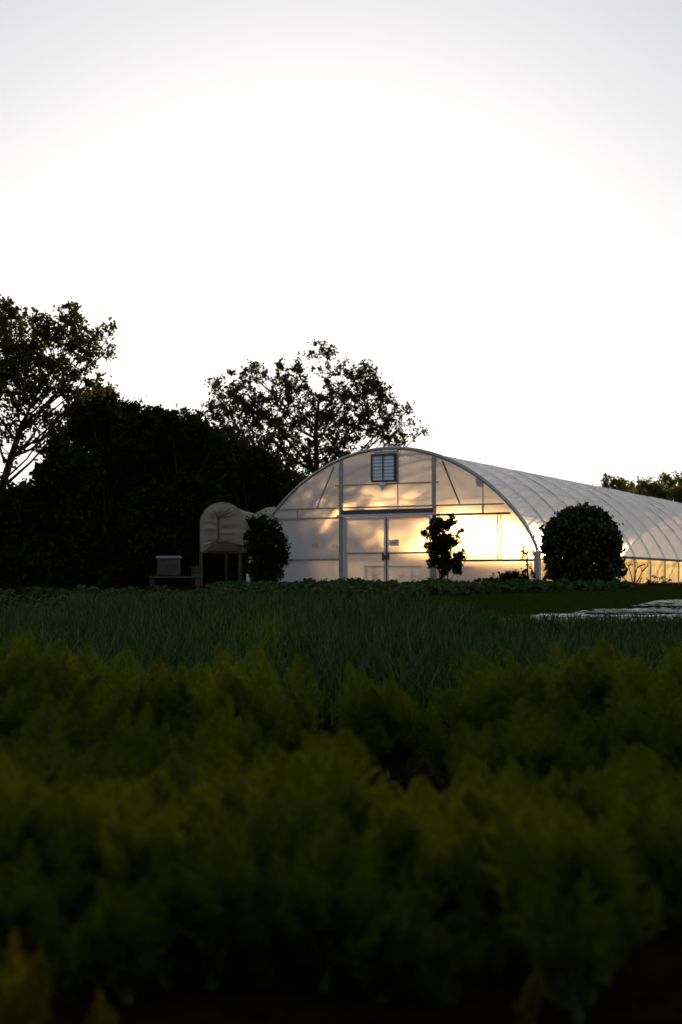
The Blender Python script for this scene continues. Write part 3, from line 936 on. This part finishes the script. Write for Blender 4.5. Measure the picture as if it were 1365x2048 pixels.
# front flap with gathers radiating from a pinch point
ring = H[0]
pinch = (437, 1036)
vs, fs = [], []
nr_, nc_ = 15, 90
outl = []
bx0, bx1 = ring[0][0], ring[-1][0]
full = [(p[0], p[1]) for p in ring] + [(bx1 - (bx1 - 436) * k / 8, 1092 - 6 * k / 8) for k in range(1, 9)] + [(436 - (436 - bx0) * k / 8, 1086 + 22 * k / 8) for k in range(1, 8)]
lens = [0]
for a, b_ in zip(full, full[1:] + full[:1]): lens.append(lens[-1] + math.hypot(a[0] - b_[0], a[1] - b_[1]))
for k in range(nc_):
    s = lens[-1] * k / nc_
    i = max(j for j in range(len(full)) if lens[j] <= s)
    a, b_ = full[i], full[(i + 1) % len(full)]
    t = (s - lens[i]) / max(1e-6, lens[i + 1] - lens[i])
    outl.append((a[0] + (b_[0] - a[0]) * t, a[1] + (b_[1] - a[1]) * t))
rows_ = []
for j in range(nr_ + 1):
    q = j / nr_
    for k, (ox, oy) in enumerate(outl):
        # seam: pinch slides down the centre line for the lower part
        sy = pinch[1] + max(0, min(1, (oy - 1030) / 50)) * 42
        px_, py_ = pinch[0] + (ox - pinch[0]) * q, sy + (oy - sy) * q
        amp = .075 * math.sin(PI * min(1, q * 1.05)) ** .7 * (1 - q) ** .6
        Y = 48 - .04 - .12 * q * (1 - q) * 2 + amp * (math.sin(k * 1.45 + 2 * math.sin(k * .31)) * (.6 + .5 * math.sin(k * .47 + 1)) + .5 * math.sin(k * 2.9 + 9 * q))
        vs.append(TL(px_, py_, Y + (.14 if q < .06 else 0)))
for j in range(nr_):
    for k in range(nc_):
        a, b_ = j * nc_ + k, j * nc_ + (k + 1) % nc_
        fs.append((a, b_, b_ + nc_, a + nc_))
MB().add(vs, fs).build('front_flap', M['fabric'], tn, smooth=True)
mb = MB(); mb.tube([TL(p[0], p[1] - .5, 47.96) for p in ring], .018, 6); mb.build('hoop', M['steel'], tn, smooth=True)
for px, Y, yt in ((402, 48, 1104), (480, 48, 1088), (523, 50, 1088), (452, 50.5, 1090), (586, 52.6, 1088)):
    b0 = TL(px, 1170, Y); t0 = TL(px, yt, Y)
    MB().box(b0.x - .05, b0.x + .05, b0.y - .0, b0.y + .1, 0, t0.z, .01).build('post', M['wood'], tn)
a, b_ = TL(402, 1104, 48.15), TL(480, 1104, 48.15)
MB().box(a.x, b_.x, a.y + .15, a.y + .2, a.z - .05, a.z + .05).build('crossbar', M['wood'], tn)

def hive(px, py0, py1, w_, Y, lab):
    r = empty('beehive', W(px, py1, Y)); tag(r, lab, 'beehive')
    h = (py1 - py0) * Y / FPX; w2 = w_ / 2 * Y / FPX
    MB().box(-w2, w2, 0, .45, 0, h * .5, .008).build('lower_box', M['hive'], r)
    MB().box(-w2 + .01, w2 - .01, .01, .44, h * .5, h * .86, .008).build('upper_box', M['hive'], r)
    MB().box(-w2 - .03, w2 + .03, -.03, .48, h * .861, h, .01).build('lid', M['lid'], r)
    MB().box(-w2 + .05, -w2 + .4, -.04, -.001, .02, h * .35, .006).build('entrance_board', M['hive'], r)
    return r
hive(336, 1112, 1151, 44, 46.5, 'wooden beehive with a pale lid on a low bench under the dark bushes')
bb = empty('hive_stand', W(350, 1170, 46.5)); tag(bb, 'low wooden stand carrying the beehive', 'stand')
z_ = (1170 - 1152) * 46.5 / FPX
MB().box(-.8, .82, -.1, .6, z_ - .07, z_ - .002, .008).build('top_board', M['wood'], bb)
for sx in (-.72, .7):
    MB().box(sx - .06, sx + .06, -.06, .5, -.05, z_ - .071, .008).build('leg', M['wood'], bb)
cr = empty('wooden_crate', (X(392, 46.9), 47.2, gz(47.2))); tag(cr, 'small brown wooden crate between the beehive and the tunnel post', 'crate')
for k in range(3):
    MB().box(-.17, .17, 0, .3, .33 + k * .11, .33 + k * .11 + .095, .005).build('slat', M['wood'], cr)
MB().box(-.15, .15, .02, .28, 0, .33, .005).build('crate_body', M['wood'], cr)
wb = empty('plastic_barrel', (X(503, 47), 47, gz(47))); tag(wb, 'pale plastic barrel half hidden by the oval shrub', 'barrel')
MB().tube([(0, 0, 0), (0, 0, .04), (0, 0, .2), (0, 0, .4), (0, 0, .43)], [.13, .15, .16, .15, .12], 16).build('barrel_body', M['white'], wb, smooth=True)

# ------------------------------------------------------------------ plastic mulch beds
def mulch(lab, x0, x1, y0, y1, slant):
    nx_, ny_ = 150, 12
    vs, fs = [], []
    rr = np.random.default_rng(int(x0 * 10))
    for j in range(ny_ + 1):
        for i in range(nx_ + 1):
            u, v_ = i / nx_, j / ny_
            x = x0 + (x1 - x0) * u + slant * v_ * (1 - u)
            y = y0 + (y1 - y0) * v_
            edge = min(v_, 1 - v_) * 5; edge = min(1, edge); eu = min(1, min(u, 1 - u) * 30)
            z = gz(y) + .05 + .05 * min(edge, eu) + .012 * math.sin(x * 3.1 + 4 * v_) * edge + rr.normal() * .009
            vs.append((x, y + .03 * math.sin(x * 2.3), z))
    for j in range(ny_):
        for i in range(nx_):
            a = j * (nx_ + 1) + i
            fs.append((a, a + 1, a + nx_ + 2, a + nx_ + 1))
    o = MB().add(vs, fs).build('plastic_mulch', M['mulch'], smooth=True)
    tag(o, lab, 'plastic sheet', 'plastic covered beds at the right')
    return o
mulch('nearest and longest shiny plastic covered bed, behind the onion leaves', X(985, 22.8), 14, 22.4, 23.9, .6)
mulch('middle shiny plastic covered bed, starting right of the nearest one', X(1135, 25.0), 14, 24.7, 25.6, .5)
mulch('farthest shiny plastic covered bed, cut by the right edge beside the lawn', X(1250, 28), 15, 27.4, 29.4, 1.1)

# ------------------------------------------------------------------ onions
def onion_variant(k):
    r = np.random.default_rng(100 + k)
    n = 9
    V, F = blades(r.normal(size=n) * .015, r.normal(size=n) * .015, np.zeros(n), r.uniform(.36, .62, n), r.uniform(.009, .014, n), r.uniform(.08, .75, n), 6, r)
    return np_mesh('onion_leaves', V, F, M['onion'])
OV = [onion_variant(k) for k in range(8)]
cnt = 0
rows = [10.6, 10.85, 11.15, 11.5, 11.85]
for yrow in rows:
    x = -yrow * .245
    while x < yrow * .245 and cnt < 290:
        x += random.uniform(.07, .12)
        if random.random() < .06: continue
        yy = yrow + random.uniform(-.05, .05)
        o = link('onion_plant', OV[cnt % 8])
        o.location = (x, yy, gz(yy) - .01)
        o.rotation_euler = (0, 0, random.uniform(0, 2 * PI))
        s = random.uniform(.8, 1.12); o.scale = (s, s, s)
        tag(o, 'long leaved green onion plant in the front rows of the onion bed', 'onion plant', 'onion plants at the front of the bed')
        cnt += 1
print('onions', cnt)
nc_ = 6600
cy = 11.9 + (27 - 11.9) * rng.uniform(0, 1, nc_) ** .8
cx = rng.uniform(-1, 1, nc_) * cy * .25
keep = ~((cx > X(1000, cy)) & (cy > 22.9))
keep &= ~((cx > X(920 + rng.uniform(-40, 40, nc_), cy)) & (cy > 24 + rng.uniform(-.8, .8, nc_)))
keep &= ~((cy > 21.5) & (cx < X(140, cy)))
cx, cy = cx[keep], cy[keep]
n = len(cx) * 8
bx = np.repeat(cx, 8) + rng.normal(size=n) * .02; by = np.repeat(cy, 8) + rng.normal(size=n) * .02
bz = np.array([gz(y) for y in by]) - .01
sc = 1 - .25 * np.clip((by - 14) / 12, 0, 1)
right_ = np.clip((bx - X(820, by)) / X(160 + 682.5, by), 0, 1) * np.clip((by - 13.5) / 4, 0, 1)
sc = sc * (1 - .5 * right_)
V, F = blades(bx, by, bz, rng.uniform(.34, .6, n) * sc, rng.uniform(.009, .022, n) * (1 + (by - 12) * .05), rng.uniform(.08, .7, n), 5, rng)
tag(link('onion_leaves', np_mesh('onion_leaves', V, F, M['onion'])), kind='stuff', label='mass of thin green onion leaves filling the field')
# dead pale bits among leaves
# ------------------------------------------------------------------ squash / cabbage plants
def broad_plant(k, nl, h, r_, ls):
    r = random.Random(k)
    mb = MB(); st = MB()
    for i in range(nl):
        a = r.uniform(0, 2 * PI); d = r_ * math.sqrt(r.random())
        hh = h * r.uniform(.35, 1.0) * (1 - .35 * d / r_)
        c = Vector((d * math.cos(a), d * math.sin(a), hh))
        L = ls * r.uniform(.7, 1.25)
        tilt = Matrix.Rotation(r.uniform(-.9, .9), 3, 'X') @ Matrix.Rotation(r.uniform(-.9, .9), 3, 'Y') @ Matrix.Rotation(r.uniform(0, 6.28), 3, 'Z')
        nseg = 9
        vs = [c + tilt @ Vector((0, 0, -.12 * L))]
        for q in range(nseg):
            an = 2 * PI * q / nseg
            rr = L * .5 * (1 + .18 * math.sin(an * 5 + i)) * (.8 if q == 0 else 1)
            vs.append(c + tilt @ Vector((rr * math.cos(an), rr * math.sin(an), .10 * L * math.sin(an * 2 + i))))
        mb.add(vs, [(0, 1 + q, 1 + (q + 1) % nseg) for q in range(nseg)])
        st.tube([(c.x * .2, c.y * .2, 0), (c.x * .7, c.y * .7, hh * .6), tuple(c)], [.008, .006, .004], 4, cap=False)
    return mb, st
def broad_protos(kinds, name, matl):
    out = []
    for k, a in enumerate(kinds):
        mb, st = broad_plant(*a)
        root = empty(name, (0, 0, 0))
        mb.build('leaves', matl, root); st.build('stalks', M['stem'], root)
        out.append(root)
    return out
SQ = broad_protos([(1, 105, .30, .42, .12), (2, 95, .34, .40, .11), (3, 110, .26, .45, .125), (4, 100, .3, .4, .11)], 'squash_plant', M['squash'])
used = set()
def place(protos, i, x, y, s, lab, cat, group, dz=0):
    p = protos[i % len(protos)]
    if id(p) in used: o = copy_thing(p)
    else: o = p; used.add(id(p))
    o.location = (x, y, gz(y) + dz); o.rotation_euler = (0, 0, random.uniform(0, 6.28)); o.scale = (s, s, s)
    tag(o, lab, cat, group)
    return o
i = 0
for row, (Y, a, b_) in enumerate([(36.6, 470, 1235), (35.2, 440, 1240), (33.8, 470, 1100), (32.4, 480, 960), (31.2, 420, 830)]):
    px = a
    while px < b_:
        place(SQ, i, X(px, Y), Y + random.uniform(-.3, .3), random.uniform(.72, 1.05), 'broad leaved squash plant in the bed before the greenhouse', 'squash plant', 'squash plants before the greenhouse')
        px += random.uniform(34, 52); i += 1
CB = broad_protos([(11, 60, .26, .26, .11), (12, 55, .3, .25, .10), (13, 64, .24, .28, .11)], 'cabbage_plant', M['squash'])
i = 0
for row, (Y, a, b_) in enumerate([(31.5, -30, 420), (29.5, -30, 440), (27.5, -30, 460), (25.5, -30, 330), (23.5, -30, 175), (21.5, -30, 150), (19.5, -30, 110)]):
    px = a
    while px < b_:
        place(CB, i, X(px, Y), Y + random.uniform(-.3, .3), random.uniform(.8, 1.1), 'dark leafy cabbage plant in the shaded rows at the left', 'cabbage plant', 'cabbages in the shaded left rows')
        px += random.uniform(38, 60); i += 1

# ------------------------------------------------------------------ fennel
def frond(r, base, direc, L, spread, V, F):
    """feathery frond: rachis with side branches carrying thin threads; arrays appended"""
    d = np.array(direc); d /= np.linalg.norm(d)
    side = np.cross(d, r.normal(size=3)); side /= np.linalg.norm(side)
    up2 = np.cross(side, d)
    nb = 19
    for i in range(nb):
        t = .12 + .88 * i / (nb - 1)
        p = base + d * L * t
        bl = spread * L * (1 - t) ** .95 * (.35 + .65 * min(1, t * 4)) + .02 * L
        for s in (-1, 1):
            aa = r.uniform(-.5, .5)
            bd = d * .75 + (side * math.cos(aa) + up2 * math.sin(aa)) * s
            bd /= np.linalg.norm(bd)
            m = 8
            tt = (np.arange(m) + r.uniform(0, 1, m)) / m
            q = p + bd * bl * tt[:, None]
            q = np.repeat(q, 6, 0)
            td = bd[None] * .9 + r.normal(size=(len(q), 3)) * .65
            td /= np.linalg.norm(td, axis=1)[:, None]
            tl = (.02 + .035 * r.uniform(0, 1, len(q)))[:, None] * (L / .3) * (.3 + .7 * (1 - t))
            w = np.cross(td, r.normal(size=(len(q), 3))); w /= np.linalg.norm(w, axis=1)[:, None]
            w *= .0012
            V.append(np.stack([q - w, q + w, q + td * tl], 1).reshape(-1, 3))
            # the branchlet itself
            w2 = np.cross(bd, r.normal(size=3)); w2 = w2 / np.linalg.norm(w2) * .001
            V.append(np.stack([p - w2, p + w2, p + bd * bl]))
def fennel_proto(k, H_, nst, spreadr, lm, bulb=True, upright=.8):
    r = np.random.default_rng(500 + k)
    root = empty('fennel_plant', (0, 0, 0))
    V, F = [], []
    st = MB()
    for i in range(nst):
        a = 2 * PI * i / nst + r.uniform(-.4, .4)
        out_ = spreadr * r.uniform(.25, 1.0)
        h = H_ * r.uniform(.55, 1.0) * (1 - .3 * out_ / max(spreadr, .01) * .6)
        p0 = np.array([.015 * math.cos(a), .015 * math.sin(a), .04])
        p1 = np.array([out_ * .25 * math.cos(a), out_ * .25 * math.sin(a), h * .33])
        p2 = np.array([out_ * .6 * math.cos(a), out_ * .6 * math.sin(a), h * .62])
        st.tube([p0, p1, p2], [.006, .0045, .003], 5)
        top = np.array([out_ * math.cos(a), out_ * math.sin(a), h])
        d = top - p2
        Lf = np.linalg.norm(d)
        pm = p1 * .55 + p2 * .45
        frond(r, pm, top - pm, np.linalg.norm(top - pm) * 1.08, .55, V, F)
        for j in range(3):
            b_ = p1 + (p2 - p1) * r.uniform(-.7, 1)
            dd = d / Lf * .8 + np.array([r.normal() * .55, r.normal() * .55, .3])
            frond(r, b_, dd, Lf * r.uniform(.8, 1.2), .5, V, F)
    V = np.concatenate(V)
    Ft = np.arange(len(V)).reshape(-1, 3)
    link('fronds', np_mesh('fronds', V, Ft, lm), root)
    st.build('stalks', M['stem'], root, smooth=True)
    mb = MB()
    mb.tube([(0, 0, -.01), (0, 0, .015), (0, 0, .045), (0, 0, .075), (0, 0, .1)], [.010, .018, .022, .017, .01], 10)
    mb.build('bulb', M['bulb'], root, smooth=True)
    return root
random.seed(41)
FN = [fennel_proto(k, .62, 6, .17, M['fennel']) for k in range(8)]
FY = [fennel_proto(20, .5, 4, .05, M['fennel_y'])]
FT = [fennel_proto(30, .6, 3, .06, M['fennel'])]
tops_back = [(-40, 1258), (5, 1254), (55, 1258), (110, 1275), (142, 1286), (265, 1325), (345, 1300), (395, 1322), (440, 1345), (487, 1292), (515, 1400), (722, 1335), (765, 1318), (808, 1345), (898, 1385),
             (955, 1335), (1020, 1290), (1070, 1320), (1120, 1340), (1160, 1310), (1200, 1290), (1245, 1330), (1275, 1268), (1320, 1310), (1355, 1258), (1400, 1270)]
def interp(t, x):
    for (a, ya), (b_, yb) in zip(t, t[1:]):
        if x <= b_: return ya + (yb - ya) * (x - a) / (b_ - a)
    return t[-1][1]
GF = 'fennel plants filling the foreground bed'
LF = 'feathery green fennel plant in the crowded foreground bed'
i = 0
def fen(px, Y, topy, protos=FN, lab=LF, H_=.62, group=GF, sxy=None, dx=0):
    global i
    h = CAMH - (topy - 1170) * Y / FPX
    s = h / H_
    low = 0 if (Y < 3.6 and 1000 < px < 1250) else -.03
    if protos is FT: low = -.11
    s = s * random.uniform(.92, 1.1)
    if protos is FN and not sxy: sxy = s * random.uniform(.95, 1.35)
    o = place(protos, i, X(px, Y), Y, s, lab, 'fennel plant', group, low)
    if sxy: o.scale = (sxy, sxy, s)
    o.rotation_euler = (random.uniform(-.12, .12), random.uniform(-.12, .12), random.uniform(0, 6.28))
    i += 1
    return o
for px, ty in tops_back:
    fen(px + random.uniform(-5, 5), 7.4 + random.uniform(-.3, .3), ty - 34)
    if not (160 < px < 250 or 500 < px < 900):
        fen(px + random.uniform(-14, 14), 6.8 + random.uniform(-.3, .3), ty + random.uniform(40, 90))
mid = [(-100, 1430), (150, 1480), (205, 1500), (300, 1470), (430, 1440), (520, 1500), (620, 1560), (700, 1560), (800, 1500), (860, 1500), (980, 1440), (1120, 1450), (1230, 1500), (1400, 1430)]
for Y, off, step in ((6.2, -55, 85), (5.6, -5, 90), (4.95, 25, 95)):
    px = -60
    while px < 1430:
        if not (545 < px < 905 and Y > 5.3 and random.random() < .85):
            fen(px, Y + random.uniform(-.25, .25), interp(mid, px) + off + random.uniform(-35, 55))
        px += step * random.uniform(.7, 1.25)
for Y, t0, step in ((4.7, 1490, 72), (4.3, 1515, 80), (3.95, 1550, 90), (3.65, 1620, 105)):
    px = 40 if Y < 4 else -70
    while px < 1440:
        if not (px > 1230 and Y < 4.2):
            fen(px, Y + random.uniform(-.12, .12), t0 + random.choice((-70, -25, 0, 30, 75, 130, 170)) + 25 * math.sin(px * .011 + Y))
        px += step * random.uniform(.65, 1.3)
for Y, t0, step in ((2.4, 2080, 170), (1.9, 2100, 210), (1.45, 2150, 280)):
    px = -60
    while px < 1440:
        fen(px, Y, t0 + random.uniform(0, 60)); px += step
fen(612, 7.6, 1272, FT, 'single tall fennel stem standing alone in the gap at centre', .6, None, sxy=1.5)
fen(22, 2.7, 1680, FY, 'blurred yellowing fennel plume at the bottom left corner', .5, None, sxy=.85)
fen(216, 2.7, 1830, FY, 'smaller yellow green fennel plume right of the corner plume', .5, None, sxy=.5)
fen(1050, 3.3, 1880, FY, 'reddish withered fennel tuft low at the bottom right', .5, None, sxy=.4)
fen(1150, 3.4, 1700, FN, 'fennel plant with its pale bulb and bare stalks showing at bottom right')
